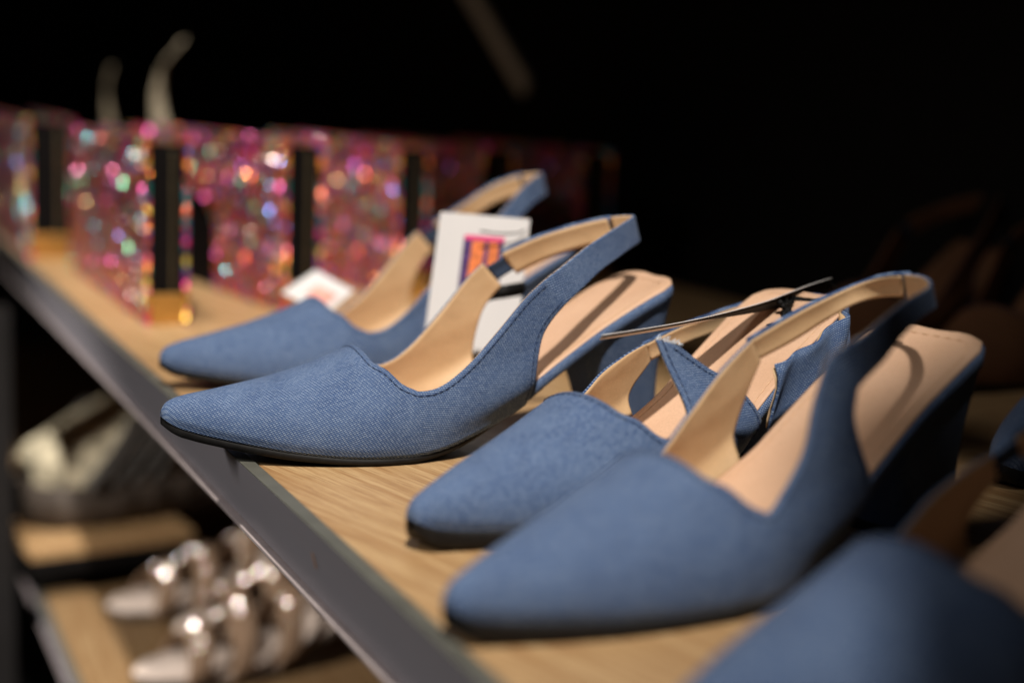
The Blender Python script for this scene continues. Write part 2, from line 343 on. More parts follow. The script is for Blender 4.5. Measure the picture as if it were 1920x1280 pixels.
def upper_mesh(near, far, lean=0.0, lift=0.0, run=None):
    """vertices, faces, uv, cut-edge chains of the vamp and the two quarters as one sheet"""
    V, Fc, UVs = [], [], []
    def pt(x, th, s):
        p = last(max(x, 0.00002), th, s)
        if s < 0 and lean: p.y *= 1 - lean * sm(0.030, 0.066, p.z) * sm(0.095, 0.12, p.x)
        p.z += lift * max(0, 1 - p.x / 0.085) ** 1.5
        return p
    sides = []
    for (T, B), s in ((near, -1), (far, 1)):
        thr, top, bot = side_curves(T, B); cols = []
        xd, zd = T[5]
        for c in range(NS):                                       # from the sole edge up to just below the dip
            f = 1 - c / NS; z = lerp(zd, zb(xd), f); cols.append((theta_of(xd, z) if c else 1.0, xd))
        cols += thr[::-1]                                         # dip ... ridge
        sides.append((cols, top, bot, s))
    allc = [(th, x, -1) for th, x in sides[0][0]] + [(th, x, 1) for th, x in sides[1][0][::-1]][1:]
    n = len(allc); rows = []
    for i in range(NV + 1):
        t = (i / NV) ** 1.4; r = []
        for th, x, s in allc: r.append(len(V)); V.append(pt(x * t, th, s))
        rows.append(r)
    mid = n // 2
    vg = {}
    for r in rows:
        acc = 0; vg[r[mid]] = 0
        for j in range(mid + 1, n): acc += (V[r[j]] - V[r[j - 1]]).length; vg[r[j]] = acc
        acc = 0
        for j in range(mid - 1, -1, -1): acc -= (V[r[j]] - V[r[j + 1]]).length; vg[r[j]] = acc
    def quad(a, b, c, d): Fc.append((a, b, c, d))
    for i in range(NV):
        for j in range(n - 1): quad(rows[i][j], rows[i + 1][j], rows[i + 1][j + 1], rows[i][j + 1])
    chains = {}; u_of = {}
    for (cols, top, bot, s) in sides:
        last_row = rows[-1][:NS + 1] if s < 0 else rows[-1][::-1][:NS + 1]
        prev = last_row; tops = [last_row[-1]]; bots = []
        base = vg[last_row[-1]]
        for i in range(1, NQ + 1):
            r = []
            for c in range(NS + 1):
                f = c / NS; x = lerp(bot[i].x, top[i].x, f); z = max(zb(x), lerp(bot[i].y, top[i].y, f))
                r.append(len(V)); V.append(pt(x, 1.0 if (c == 0 and z <= zb(x) + 1e-5) else theta_of(x, z), s))
            tz = sorted((V[k].z, vg[k]) for k in last_row)
            for c in range(NS + 1):
                z = V[r[c]].z
                vg[r[c]] = tab(tz, z) if z < tz[-1][0] else tz[-1][1] - s * (z - tz[-1][0])
            for c in range(NS):
                if s < 0: quad(prev[c], r[c], r[c + 1], prev[c + 1])
                else: quad(prev[c], prev[c + 1], r[c + 1], r[c])
            prev = r; tops.append(r[-1])
            bots.append(r[0])
        if s < 0 and run:                       # the near quarter runs on as the strap, round to the back seam
            Tq, Bq, kk = run; uu = None; end = [V[k] for k in prev]
            for k in range(1, kk + 1):
                r = []
                for c in range(NS + 1):
                    f = c / NS; p = Bq[k].lerp(Tq[k], f)
                    d0 = end[c] - Bq[0].lerp(Tq[0], f)
                    p = p + d0 * (1 - sm(0, 9, k))
                    r.append(len(V)); V.append(p)
                for c in range(NS + 1):
                    u_of[r[c]] = u_of.get(prev[c], V[prev[c]].x * 1.04) + (V[r[c]] - V[prev[c]]).length * 0.8; vg[r[c]] = vg[prev[c]] * 1.0 + (0.00035 if c == NS else 0.00035)
                for c in range(NS): quad(prev[c], r[c], r[c + 1], prev[c + 1])
                prev = r
        chains[s] = (tops, bots)
    UVs = [(u_of.get(k, V[k].x * 1.04), vg[k]) for k in range(len(V))]
    Nn = [Vector() for _ in V]
    for f in Fc:
        a, b, c, d = (V[k] for k in f); nn = (c - a).cross(d - b)
        for k in f: Nn[k] += nn
    Nn = [q.normalized() if q.length > 1e-14 else Vector((-1, 0, 0)) for q in Nn]
    if Nn[rows[NV // 2][mid]].z < 0:
        Fc = [f[::-1] for f in Fc]; Nn = [-q for q in Nn]
    tn, bn = chains[-1]; tf, bf_ = chains[1]
    thr_chain = rows[-1][NS:n - NS]
    tl = tn[::-1] + thr_chain[1:-1] + tf
    rn = [k for k in bn if V[k].z > zb(V[k].x) + 0.001]; rf = [k for k in bf_ if V[k].z > zb(V[k].x) + 0.001]
    return V, Fc, UVs, Nn, tl, rn, rf
def normals(G):
    nr, nc = len(G), len(G[0]); N = []
    for i in range(nr):
        r = []
        for j in range(nc):
            du = G[min(i + 1, nr - 1)][j] - G[max(i - 1, 0)][j]; dv = G[i][min(j + 1, nc - 1)] - G[i][max(j - 1, 0)]
            n = du.cross(dv); r.append(n.normalized() if n.length > 1e-14 else Vector((-1, 0, 0)))
        N.append(r)
    return N
def solid(o, th, off=-1):
    md = o.modifiers.new('solid', 'SOLIDIFY'); md.thickness = th; md.offset = off; md.use_even_offset = False
    return o
def strap_paths(kind):
    mir = lambda L: L + [(L[-1][0] + 0.0008, 0, L[-1][2])] + [(x, -y, z) for x, y, z in L[::-1]]
    if kind == 'slack':
        top = [(0.166, -0.037, 0.058), (0.180, -0.040, 0.064), (0.198, -0.040, 0.069), (0.216, -0.036, 0.074), (0.232, -0.026, 0.0775), (0.243, -0.012, 0.0785), (0.246, 0.003, 0.078), (0.242, 0.016, 0.0755), (0.228, 0.028, 0.0705), (0.206, 0.0335, 0.0650), (0.188, 0.0350, 0.0610), (0.168, 0.0353, 0.0560)]
        bot = [(0.162, -0.039, 0.030), (0.178, -0.041, 0.039), (0.198, -0.041, 0.048), (0.217, -0.038, 0.057), (0.233, -0.028, 0.063), (0.244, -0.012, 0.066), (0.247, 0.003, 0.066), (0.243, 0.017, 0.0645), (0.230, 0.029, 0.0600), (0.210, 0.0340, 0.0555), (0.192, 0.0352, 0.0520), (0.1735, 0.0355, 0.0475)]
    elif kind == 'low':
        top = [(0.168, -0.0357, 0.0560), (0.190, -0.0352, 0.0640), (0.206, -0.0335, 0.0690), (0.226, -0.0290, 0.0750), (0.242, -0.0180, 0.0800), (0.2475, -0.0060, 0.0820)]
        bot = [(0.1735, -0.0357, 0.0475), (0.196, -0.0352, 0.0555), (0.210, -0.0340, 0.0590), (0.229, -0.0295, 0.0640), (0.245, -0.0190, 0.0685), (0.2500, -0.0060, 0.0700)]
        top, bot = mir(top), mir(bot)
    elif kind == 'round':
        top = [(0.1367, -0.0357, 0.0790), (0.1440, -0.0352, 0.0860), (0.1580, -0.0340, 0.0928), (0.1760, -0.0318, 0.0985), (0.1950, -0.0275, 0.1015), (0.2080, -0.0195, 0.1025), (0.2165, -0.0100, 0.1030), (0.2190, 0.0, 0.1025), (0.2180, 0.0110, 0.1000), (0.2150, 0.0205, 0.0955), (0.2020, 0.0275, 0.0890), (0.1880, 0.0325, 0.0820), (0.172, 0.0357, 0.0745)]
        bot = [(0.1492, -0.0357, 0.0700), (0.1590, -0.0352, 0.0775), (0.1730, -0.0335, 0.0850), (0.1880, -0.0305, 0.0880), (0.2030, -0.0260, 0.0890), (0.2140, -0.0180, 0.0885), (0.2215, -0.0090, 0.0885), (0.2235, 0.0, 0.0885), (0.2220, 0.0110, 0.0870), (0.2155, 0.0200, 0.0835), (0.2070, 0.0265, 0.0785), (0.1940, 0.0315, 0.0720), (0.1785, 0.0357, 0.0660)]
    else:
        top = [(0.1662, -0.0357, 0.0812), (0.178, -0.0322, 0.0885), (0.192, -0.0262, 0.0957), (0.206, -0.0200, 0.1014), (0.2185, -0.0130, 0.1056), (0.2270, -0.0066, 0.1078), (0.2310, -0.0022, 0.1085)]
        bot = [(0.1772, -0.0357, 0.0700), (0.188, -0.0322, 0.0775), (0.200, -0.0262, 0.0845), (0.2125, -0.0200, 0.0897), (0.2235, -0.0130, 0.0935), (0.2318, -0.0066, 0.0956), (0.2350, -0.0022, 0.0962)]
        if kind == 'high': top, bot = ([(x, y, z + 0.011 * sm(0.178, 0.22, x)) for x, y, z in L] for L in (top, bot))
        top, bot = mir(top), mir(bot)
    if kind == 'round': bot = [(x, y, z + 0.0045 * sm(0, 4, min(i, len(bot) - 1 - i))) for i, (x, y, z) in enumerate(bot)]
    return top, bot
def make_pump(label, loc, rz, strap='normal', elastic='far', u0=0.0, near=(TOP, BOT), far=(TOP, BOT), lean=0.0, lift=0.0, ruffle=False):
    root = empty('slingback_pump', label, 'shoe', loc, rz, 'blue denim slingback pumps on the shelf')
    top, bot = strap_paths(strap); n = 90
    Tq, Bq = catmull(top, n), catmull(bot, n)
    kmid = 0 if strap == 'slack' else 52
    V, Fc, UVs, Nn, tl, rn, rf = upper_mesh(near, far, lean, lift, (Tq, Bq, kmid) if kmid else None)
    near_end = None
    up = mesh('upper', V, Fc, DEN, root, uvs=[(u + u0, v) for u, v in UVs]); solid(up, 0.0011, -1)
    Vl = [Vector((p.x + 0.0022 * (1 - sm(0.0, 0.010, p.x)), p.y, p.z)) - q * 0.0013 * sm(0.0, 0.004, p.x) for p, q in zip(V, Nn)]
    li = mesh('lining', Vl, [f[::-1] for f in Fc], LIN, root); solid(li, 0.0003, 1)
    # stitching runs 2.3 mm inside the cut edge
    for chain, sg in ((tl, 1), (rn, 1), (rf, -1)):
        pts = [V[k] for k in chain]; E_ = []
        for i, k in enumerate(chain):
            tg = (pts[min(i + 1, len(pts) - 1)] - pts[max(i - 1, 0)]).normalized()
            E_.append(V[k] + Nn[k].cross(tg).normalized() * sg * 0.0023 + Nn[k] * 0.0002)
        thread('stitching', E_, THR, root, 0.00008, 0.00030, 0.0016)
    zb0 = zb
    def zbl(x): return zb0(x) + lift * max(0, 1 - x / 0.085) ** 1.5
    # board that the heel rests on, insole, outsole
    def plate(name, x0, x1, top, bot, w, mat, n=60, cr=0.0):
        xs = [lerp(x0, x1, 0.5 - 0.5 * math.cos(math.pi * k / n)) for k in range(n + 1)]
        R = []
        for x in xs:
            ww = max(0.0002, w(x)); zt_, zb_ = top(x), bot(x)
            R.append([Vector((x, ww * c, lerp(zb_, zt_, h))) for c, h in ((0, 0), (-0.93, 0), (-1, 0.18), (-1.0, 0.82), (-0.95, 1), (-0.6, 1 - cr * .5), (0, 1 - cr), (0.6, 1 - cr * .5), (0.95, 1), (1.0, 0.82), (1, 0.18), (0.93, 0))])
        uv = [[(p.x, p.z + p.y) for p in r] for r in R]
        return gridmesh(name, R, mat, root, uv, close_u=True)
    plate('seat_board', 0.135, 0.2470, lambda x: zb(x) + lerp(0.001, 0.0065, sm(0.135, 0.165, x)), lambda x: zb(x), lambda x: sw(x), DEN)
    plate('insole', 0.012, 0.2460, lambda x: zbl(x) + lerp(0.0025, 0.0076, sm(0.12, 0.165, x)), lambda x: zbl(x) + lerp(0.001, 0.0060, sm(0.12, 0.165, x)), lambda x: max(0.001, sw(x) - 0.0014), INS, cr=0.35)
    plate('outsole', 0.0002, 0.175, lambda x: zbl(x) + 0.0003, lambda x: zbl(x) - 0.0034 - (0.0004 if lift else 0.0030) * sm(0, .006, x) * (1 - sm(.045, .08, x)), lambda x: max(0.0012, sw(x) - (0.0006 if lift else -0.0003) * (1 - sm(0.03, 0.09, x)) - 0.006 * sm(0.125, 0.16, x)), SOLE)
    zi = lambda x: zb(x) + lerp(0.0025, 0.0076, sm(0.12, 0.165, x)) + 0.0001
    sp_ = [(x, sw(x) - 0.0052, zi(x)) for x in [0.10 + 0.005 * k for k in range(27)]]
    sp_ = sp_ + [(0.2385, 0.018, zi(0.2385)), (0.2400, 0.010, zi(0.24)), (0.2403, 0.0, zi(0.24))]
    thread('insole_stitching', sp_ + [(x, -y, z) for x, y, z in sp_[-2::-1]], TAN_THR, root, 0.00005, 0.00022, 0.0026)
    # block heel, covered in denim
    R = []
    nh = 14
    for k in range(nh + 1):
        t = k / nh; ring = []
        xf = lerp(0.200, 0.211, sm(0, 1, t)); xb = lerp(0.2455, 0.2435, t) - 0.003 * math.sin(math.pi * t); hw = lerp(0.0262, 0.0185, t ** 0.8)
        for q in range(32):
            a = 2 * math.pi * q / 32; c, s_ = math.cos(a), math.sin(a); ex = 0.42
            px = (xf + xb) / 2 + (xb - xf) / 2 * math.copysign(abs(c) ** ex, c); py = hw * math.copysign(abs(s_) ** ex, s_)
            ztop = zb(px) + 0.0006; ring.append(Vector((px, py, lerp(ztop, 0.0045, t))))
        R.append(ring)
    uv = [[(p.z, 0.05 * math.atan2(p.y, p.x - 0.225)) for p in r] for r in R]
    gridmesh('heel', R, DEN, root, uv, close_u=True, flip=True)
    ring = R[-1]; V = [v.copy() for v in ring] + [Vector((v.x, v.y, 0.0)) for v in ring]; n = 32
    mesh('heel_tip', V, [tuple(range(n, 2 * n))[::-1], tuple(range(n))] + [(i + n, (i + 1) % n + n, (i + 1) % n, i) for i in range(n)], SOLE, root, smooth=False)
    n = 90
    def ribbon(off, k0, k1, mw=7, inset=0.0):
        Gr = []; first = None
        for k in range(k0, k1 + 1):
            row = []
            for q in range(mw):
                f = lerp(inset, 1 - inset, q / (mw - 1)); p = Tq[k].lerp(Bq[k], f); row.append(p)
            Gr.append(row)
        Nn = [[-q for q in r_] for r_ in normals(Gr)]
        for i in range(len(Gr)):
            for q in range(mw):
                f = q / (mw - 1); c = (p_ := Gr[i][q]); wr = 0.0
                if ruffle:
                    ph = (k0 + i); wr = 0.0017 * (math.sin(ph * 0.62 + 2.6 * f + 1.2 * math.sin(f * 3 + ph * 0.19)) + 0.6 * math.sin(ph * 0.29 + 5 * f)) * (1 - sm(38, 50, ph))
                ke = k0 + i; damp = sm(0, 7, ke) if near_end else 1
                Gr[i][q] = c + Nn[i][q] * (off + wr + 0.0007 * math.sin(math.pi * f) * damp)
                if near_end and ke < 8:       # run on from the last row of the quarter, no visible joint
                    Gr[i][q] += (near_end[0].lerp(near_end[1], lerp(inset, 1 - inset, f)) - Tq[0].lerp(Bq[0], lerp(inset, 1 - inset, f))) * (1 - sm(0, 8, ke))
        return Gr
    k_end = n - 6 if elastic == 'far' else n
    k_beg = kmid
    G1 = ribbon(0, k_beg, k_end); L = 0; uv = []
    for i, r in enumerate(G1):
        if i: L += (r[3] - G1[i - 1][3]).length
        uv.append([(L + u0, 0.5 + (p - r[0]).length) for p in r])
    if kmid:
        for q in range(7): G1[0][q] = G1[0][q].lerp(G1[1][q], -0.5)
    st = gridmesh('strap', G1, DEN, root, uv, flip=True); solid(st, 0.0011, -1)
    G2 = ribbon(-0.0013, k_beg + (1 if k_beg else 0), k_end, inset=0.06); ls = gridmesh('strap_lining', G2, LIN, root); solid(ls, 0.0003, 1)
    if elastic in ('far', 'near'):
        a, c = n - 8, n
        G3 = ribbon(-0.0008, a, c, inset=0.22); el = gridmesh('elastic', G3, NAVY, root, flip=True); solid(el, 0.0008, -1)
    return root, Tq, Bq
A, TA, BA = make_pump('large denim slingback in sharp focus, its toe hanging over the grey rail', (-0.0332, 0.6093, 0.0), -0.0033, u0=0.0, lift=0.008)
G_, _, _ = make_pump('denim slingback farthest back, next to the glitter bags', (-0.0017, 0.7596, 0.0), 0.054, strap='high', u0=0.31, lift=0.004)
B_, TB, BB = make_pump('denim slingback with a crumpled loose strap and a thin tag jutting over it', (0.0234, 0.4580, 0.0), 0.3338, strap='slack', near=(TOP_PEAK, BOT_PEAK), far=(TOP_LOW, BOT_LOW), lean=0.42, elastic='none', ruffle=True, u0=0.57)
C_, TC, BC = make_pump('denim slingback with a tall round strap loop, its flat toe on the open oak', (0.0005, 0.3712, 0.0), 0.2557, strap='round', near=(TOP_STEEP, BOT_STEEP), far=(TOP_BACK, BOT_BACK), u0=0.83, elastic='none')
D_, _, _ = make_pump('blurred denim slingback nearest the camera, cut off by the bottom right corner', (0.014, 0.2720, 0.0), 0.17, u0=1.13, near=(TOP_LOW, BOT_LOW), far=(TOP_LOW, BOT_LOW), strap='low')
E_, _, _ = make_pump('denim slingback lying deep in the shade behind the round strap loop', (0.305, 0.460, 0.0), 0.32, u0=1.43)
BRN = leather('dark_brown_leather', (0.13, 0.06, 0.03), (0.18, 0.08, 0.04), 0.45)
for lab, loc, rz in (('dim brown slingback deep in the shade, behind the edge-on tag', (0.400, 0.760, 0.0), 0.2), ('dim brown slingback deepest in the shade, upper right behind the strap loop', (0.420, 0.640, 0.0), 0.35)):
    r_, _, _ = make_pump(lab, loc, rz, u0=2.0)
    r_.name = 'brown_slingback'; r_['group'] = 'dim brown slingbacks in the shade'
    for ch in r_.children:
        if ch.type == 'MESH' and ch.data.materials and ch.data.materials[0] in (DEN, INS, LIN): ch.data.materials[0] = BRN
# frayed end on the loose quarter of the torn shoe
b = MB(); random.seed(3)
for k in range(46):
    f = random.random(); p = last(lerp(0.1190, 0.1290, f), theta_of(lerp(0.1190, 0.1290, f), lerp(0.0692, 0.0660, f)), -1); p.y *= 0.58
    d = Vector((random.uniform(0.2, 1), random.uniform(-0.6, 0.8), random.uniform(-0.1, 1.0))).normalized() * random.uniform(0.001, 0.003)
    b.tube([p, p + d * 0.5 + Vector((0, 0, 0.0003)), p + d], 0.00016, 4)
b.build('frayed_end', CREAM_THR, B_)

# ---------------------------------------------------------------- tags
def ray(px, py, D): return Vector((-0.1636, 0, 0.1614)) + D * (F + RR * (px - 960) / 2676 - UU * (py - 640) / 2676)
def card(name, label, P, th, pic=True, group=None):
    """P: corners tl, tr, br, bl in world"""
    o0 = P[3]; r = empty(name, label, 'price tag', o0, group=group)
    ex = (P[2] - P[3]); ey = (P[0] - P[3]); n = ex.cross(ey).normalized()
    b = MB(); nx = 8
    f = [P[i] - o0 for i in range(4)]
    b.add([f[0], f[1], f[2], f[3]] + [q - n * th for q in f], [(0, 3, 2, 1), (4, 5, 6, 7), (0, 1, 5, 4), (1, 2, 6, 5), (2, 3, 7, 6), (3, 0, 4, 7)])
    b.build('card', CARD, r)
    def patch(nm, u0, u1, v0, v1, mat, lift, skew=0):
        q = lambda u, v: (f[3].lerp(f[2], u)).lerp(f[0].lerp(f[1], u), v) + n * lift
        m_ = MB(); m_.add([q(u0, v0), q(u1, v0), q(u1 + skew, v1), q(u0 + skew, v1)], [(0, 1, 2, 3)]); m_.build(nm, mat, r)
    return r, patch
ta = [ray(826, 397, .775), ray(994, 411, .765), ray(966, 665, .765), ray(792, 655, .775)]
r, patch = card('price_tag', 'upright white card tag with a small picture of orange shapes, hanging behind the sharp shoe', ta, 0.0004)
prp = plain('print_purple', (0.07, 0.03, 0.13), 0.5, scale=400, var=0.6); ora = plain('print_orange', (0.75, 0.20, 0.06), 0.5, var=0.3, scale=200); pnk = plain('print_pink', (0.75, 0.06, 0.22), 0.5)
patch('picture', 0.30, 0.74, 0.42, 0.84, prp, 0.0003)
patch('picture_strip', 0.31, 0.75, 0.815, 0.85, pnk, 0.0005)
patch('picture_shape', 0.38, 0.52, 0.42, 0.81, ora, 0.0006, 0.02)
patch('picture_shape', 0.60, 0.71, 0.42, 0.81, ora, 0.0006, -0.02)
c0 = r.location; b = MB()
pts = [ray(900, 433, .762), ray(935, 438, .762), ray(970, 437, .762), ray(985, 431, .763)]
b.tube([p - c0 for p in catmull(pts, 12)], 0.0005, 6)
b.build('string', BLK, r, smooth=True)
# band of the fastener under the elastic
b = MB(); pts = catmull([ray(895, 570, .745), ray(915, 552, .738), ray(950, 546, .736), ray(985, 540, .745)], 14)
R = [[p + UU * 0.0035, p - UU * 0.0035] for p in pts]
o = gridmesh('tag_band', [[q - c0 for q in rr] for rr in R], BLK, r); solid(o, 0.0008)
# the flat tag by the bags
tb = [ray(592, 506, .93), ray(664, 545, .915), ray(610, 590, .885), ray(528, 548, .90)]
r2, patch = card('price_tag', 'small white card tag lying tilted in front of the glitter bags', tb, 0.0004)
patch('printed_spot', 0.35, 0.85, 0.25, 0.65, plain('print_coral', (0.75, 0.34, 0.28), 0.6), 0.0003)
# the tag seen edge-on over the torn shoe
e0, e1 = ray(1130, 628, .575), ray(1560, 522, .690)
dn = (F * 0.992 - UU * 0.055).normalized() * 0.020
P = [e0 + dn * 1.0, e1 + dn * 0.6, e1, e0]
e = []
o0 = e0; r3 = empty('price_tag', 'thin white tag seen edge-on, its shaded underside painted black, jutting over the torn shoe', 'price tag', o0)
G1 = []; nn = 24
for k in range(nn + 1):
    t = k / nn; base = e0.lerp(e1, t) + UU * (-0.0035 * math.sin(math.pi * t) ** 1.0 + (0.0008 * math.sin(9 * t) if t > .7 else 0))
    G1.append([base + dn.lerp(dn * 0.7, t) * (q / 5) - UU * 0.0008 * (q / 5) for q in range(6)])
G1 = [[q - o0 for q in rr] for rr in G1]
o = gridmesh('card', G1, CARD, r3); solid(o, 0.0004, 0)
G2 = [[G1[k][0] + F * (0.0012 + 0.0012 * q) - UU * (0.0007 + q / 5 * 0.0045 * sm(0.30, 0.85, k / nn)) for q in range(6)] for k in range(nn + 1)]
o = gridmesh('underside_shade', G2, BLK, r3); solid(o, 0.0004, 0)  # black sheet paints the shade under the white tag
b = MB()
kp = ray(1478, 580, .66) - o0
for k in range(7):
    a = Vector((random.uniform(-1, 1), random.uniform(-1, 1), random.uniform(-1, 1))) * 0.005
    c = Vector((random.uniform(-1, 1), random.uniform(-1, 1), random.uniform(-1, 1))) * 0.005
    b.tube(catmull([kp + a, kp + (a + c) * 0.2, kp + c], 6), 0.0014, 6)
b.tube([p - o0 for p in catmull([ray(1470, 555, .67), ray(1480, 580, .66), ray(1466, 605, .66), ray(1440, 612, .655)], 12)], 0.0012, 6)
b.tube([p - o0 for p in catmull([ray(1485, 560, .67), ray(1520, 565, .665), ray(1560, 572, .655), ray(1580, 592, .65)], 12)], 0.0016, 6)
b.tube([p - o0 for p in catmull([ray(1545, 528, .69), ray(1562, 533, .685), ray(1572, 552, .67), ray(1560, 570, .655)], 12)], 0.0004, 6)
b.build('fastener', BLK, r3, smooth=True)

# ---------------------------------------------------------------- glitter bags
def glitter(name, scale, hues, sparkle=1.0):
    t = NT(name).set(0.30, 0.25, 0.6); co = t.coord()
    v = t.n('ShaderNodeTexVoronoi'); v.inputs['Scale'].default_value = scale; t.l(co, v.inputs[0])
    sp = t.n('ShaderNodeSeparateColor'); t.l(v.outputs['Color'], sp.inputs[0])
    o = t.n('ShaderNodeValToRGB'); o.color_ramp.interpolation = 'CONSTANT'; t.l(sp.outputs[0], o.inputs[0]); e = o.color_ramp.elements
    for i, c in enumerate(hues):
        x = e[i] if i < 2 else e.new(i / len(hues))
        x.position = i / len(hues); x.color = (*c, 1)
    t.l(o.outputs[0], t.b.inputs['Base Color'])
    sub = t.n('ShaderNodeVectorMath', operation='SUBTRACT'); t.l(v.outputs['Color'], sub.inputs[0]); sub.inputs[1].default_value = (0.5, 0.5, 0.5)
    scl = t.n('ShaderNodeVectorMath', operation='SCALE'); t.l(sub.outputs[0], scl.inputs[0]); scl.inputs['Scale'].default_value = 1.25 * sparkle
    gn = t.n('ShaderNodeNewGeometry'); ad = t.n('ShaderNodeVectorMath', operation='ADD'); t.l(gn.outputs['Normal'], ad.inputs[0]); t.l(scl.outputs[0], ad.inputs[1])
    nm = t.n('ShaderNodeVectorMath', operation='NORMALIZE'); t.l(ad.outputs[0], nm.inputs[0]); t.l(nm.outputs[0], t.b.inputs['Normal'])
    return t.m
HUES = [(0.90, 0.08, 0.08), (0.95, 0.30, 0.05), (0.04, 0.12, 0.50), (0.85, 0.16, 0.22), (0.02, 0.42, 0.45), (0.90, 0.20, 0.10), (0.90, 0.60, 0.10), (0.85, 0.06, 0.25), (0.30, 0.06, 0.35), (0.75, 0.12, 0.06), (0.60, 0.08, 0.30), (0.10, 0.35, 0.20)]
GLIT = glitter('rainbow_glitter', 205, HUES, 1.5)
SPARK = [plain('sparkle_' + n_, c, 0.22, 0.8, 0.7, var=0.05) for n_, c in (('rose', (1, .72, .68)), ('teal', (0.1, 0.65, 0.75)), ('gold', (1, .7, .25)), ('pink', (1, .25, .5)), ('blue', (.25, .35, .95)), ('orange', (1, .35, .08)))]
GOLD = plain('gold_frame', (0.75, 0.42, 0.12), 0.32, 0.6, 0.85)
DGOLD = plain('dark_gold_bar', (0.20, 0.16, 0.09), 0.4, 0.6, 0.8)
GEMS = [gem_mesh(m_) for m_ in SPARK]
LINB = plain('bag_lining_and_gap_shade', (0.006, 0.005, 0.005), 0.8, 0.05)
def panel(b, x0, x1, y0, y1, z0, z1, arch=None):
    """upright glitter panel; arch=(ya, yb, h) leaves an arched opening at the bottom"""
    if not arch: b.box((x0, y0, z0), (x1, y1, z1)); return
    ya, yb, h = arch; ol = [(y0, z0), (ya, z0)]
    for k in range(13):
        a = math.pi * k / 12; ol.append(((ya + yb) / 2 - (yb - ya) / 2 * math.cos(a), z0 + h * (0.55 + 0.45 * math.sin(a)) if 0 < k < 12 else z0 + h * 0.55))
    ol += [(yb, z0), (y1, z0), (y1, z1), (y0, z1)]
    n = len(ol); b.add([(x0, y, z) for y, z in ol] + [(x1, y, z) for y, z in ol], [tuple(range(n))[::-1], tuple(range(n, 2 * n))] + [(i, (i + 1) % n, (i + 1) % n + n, i + n) for i in range(n)])
def bag(label, loc, rz, L, W, H, seed, arch=None, sparks=14):
    r = empty('glitter_bag', label, 'bag', loc, rz, 'rainbow glitter bags standing in a row')
    tp = 0.0035
    b = MB(); panel(b, 0, tp, 0, L, 0, H, arch); b.build('front_panel', GLIT, r, bevel=0.0015)
    b = MB(); panel(b, W - tp, W, 0, L, 0, H, arch); b.build('back_panel', GLIT, r, bevel=0.0015)
    if arch: b = MB(); b.box((tp + 0.0005, 0.05, 0.001), (tp + 0.0015, L - 0.01, H * 0.9)); b.build('gap_shade', LINB, r)  # dark sheet stands for the shadow in the gap beside this bag
    b = MB()
    b.box((tp, 0.004, 0.004), (W - tp, 0.007, H * 0.97)); b.box((tp, 0.007, 0), (W - tp, L * 0.45, 0.004) if arch else (W - tp, L, 0.004)); b.build('gusset', LINB, r)
    b = MB(); b.box((tp, -0.001, 0.0), (W - tp, 0.0035, H * 0.17)); b.build('gold_base', GOLD, r, bevel=0.0006)
    b = MB(); b.box((tp + (W - 2 * tp) * 0.62, 0.0015, H * 0.17), (tp + (W - 2 * tp) * 0.70, 0.0035, H * 0.94)); b.build('gold_bar', DGOLD, r, bevel=0.0006)
    rnd = random.Random(seed); items = []
    for k in range(sparks * 4):
        y = rnd.uniform(0.004, L - 0.004) if k % 3 else rnd.uniform(0.002, 0.035); z = rnd.uniform(0.010, H - 0.004)
        if arch and arch[0] - 0.004 < y < arch[1] + 0.004 and z < arch[2] + 0.004: continue
        c = Vector((-0.0006, y, z)); wp = Matrix.Rotation(rz, 3, 'Z') @ c + Vector(loc)
        Hh = ((KEY - wp).normalized() + (Vector((-0.1636, 0, 0.1614)) - wp).normalized()).normalized() + Vector((rnd.gauss(0, 1), rnd.gauss(0, 1), rnd.gauss(0, 1))) * 0.12
        items.append((c, Matrix.Rotation(-rz, 3, 'Z') @ Hh, (rnd.uniform(0.0006, 0.0012), rnd.choice([0, 0, 1, 1, 2, 3, 4, 5]))))
    scatter('rhinestone', GEMS, items, r)
    return r
bag('glitter bag at the left edge, beyond the dark gap', (0.008, 1.365, 0), 0, 0.30, 0.044, 0.128, 1)
bag('glitter bag nearest the grey rail, with a gold and black end', (0.034, 0.972, 0), 0, 0.325, 0.030, 0.126, 2, sparks=22)
bag('glitter bag with an added dark arch for the shadowed gap beside it, second from the grey rail', (0.144, 1.015, 0), math.radians(9), 0.33, 0.032, 0.126, 3, arch=(0.130, 0.250, 0.078), sparks=24)
bag('glitter bag behind the farthest denim shoe', (0.250, 1.062, 0), math.radians(6), 0.27, 0.030, 0.124, 4, sparks=22)
bag('shaded glitter bag deep on the shelf, right of the lit ones', (0.350, 1.12, 0), math.radians(4), 0.26, 0.034, 0.122, 5)
bag('shaded glitter bag farthest right in the row, against the back', (0.470, 1.16, 0), math.radians(4), 0.26, 0.034, 0.120, 6)
# cream ribbon ends sticking up behind the bags
CRM = plain('cream_ribbon', (0.34, 0.29, 0.21), 0.8, 0.2, var=0.25, scale=120, bump=0.0004)
def ribbon_tail(label, pts, wd, bright=1):
    P = catmull([ray(*p) for p in pts], 24); o0 = P[0]; R = []
    for k, p in enumerate(P):
        t = k / 24; ww = wd * (0.55 + 0.45 * math.sin(math.pi * (0.15 + 0.8 * t))); a = 2.2 * t
        side = (RR * math.cos(a) + F * math.sin(a)) * ww
        R.append([p - o0 + side * (q / 2 - 1) + F * 0.003 * math.sin(q * 2 + t * 9) for q in range(5)])
    o = gridmesh('ribbon', R, CRM); o.location = o0; solid(o, 0.0008, 0)
    return tag(o, label, 'ribbon')
ribbon_tail('tall curling cream ribbon standing up behind the glitter bags', [(318, 330, 1.42), (308, 260, 1.42), (300, 215, 1.42), (298, 165, 1.42), (308, 120, 1.42), (345, 75, 1.43)], 0.009)
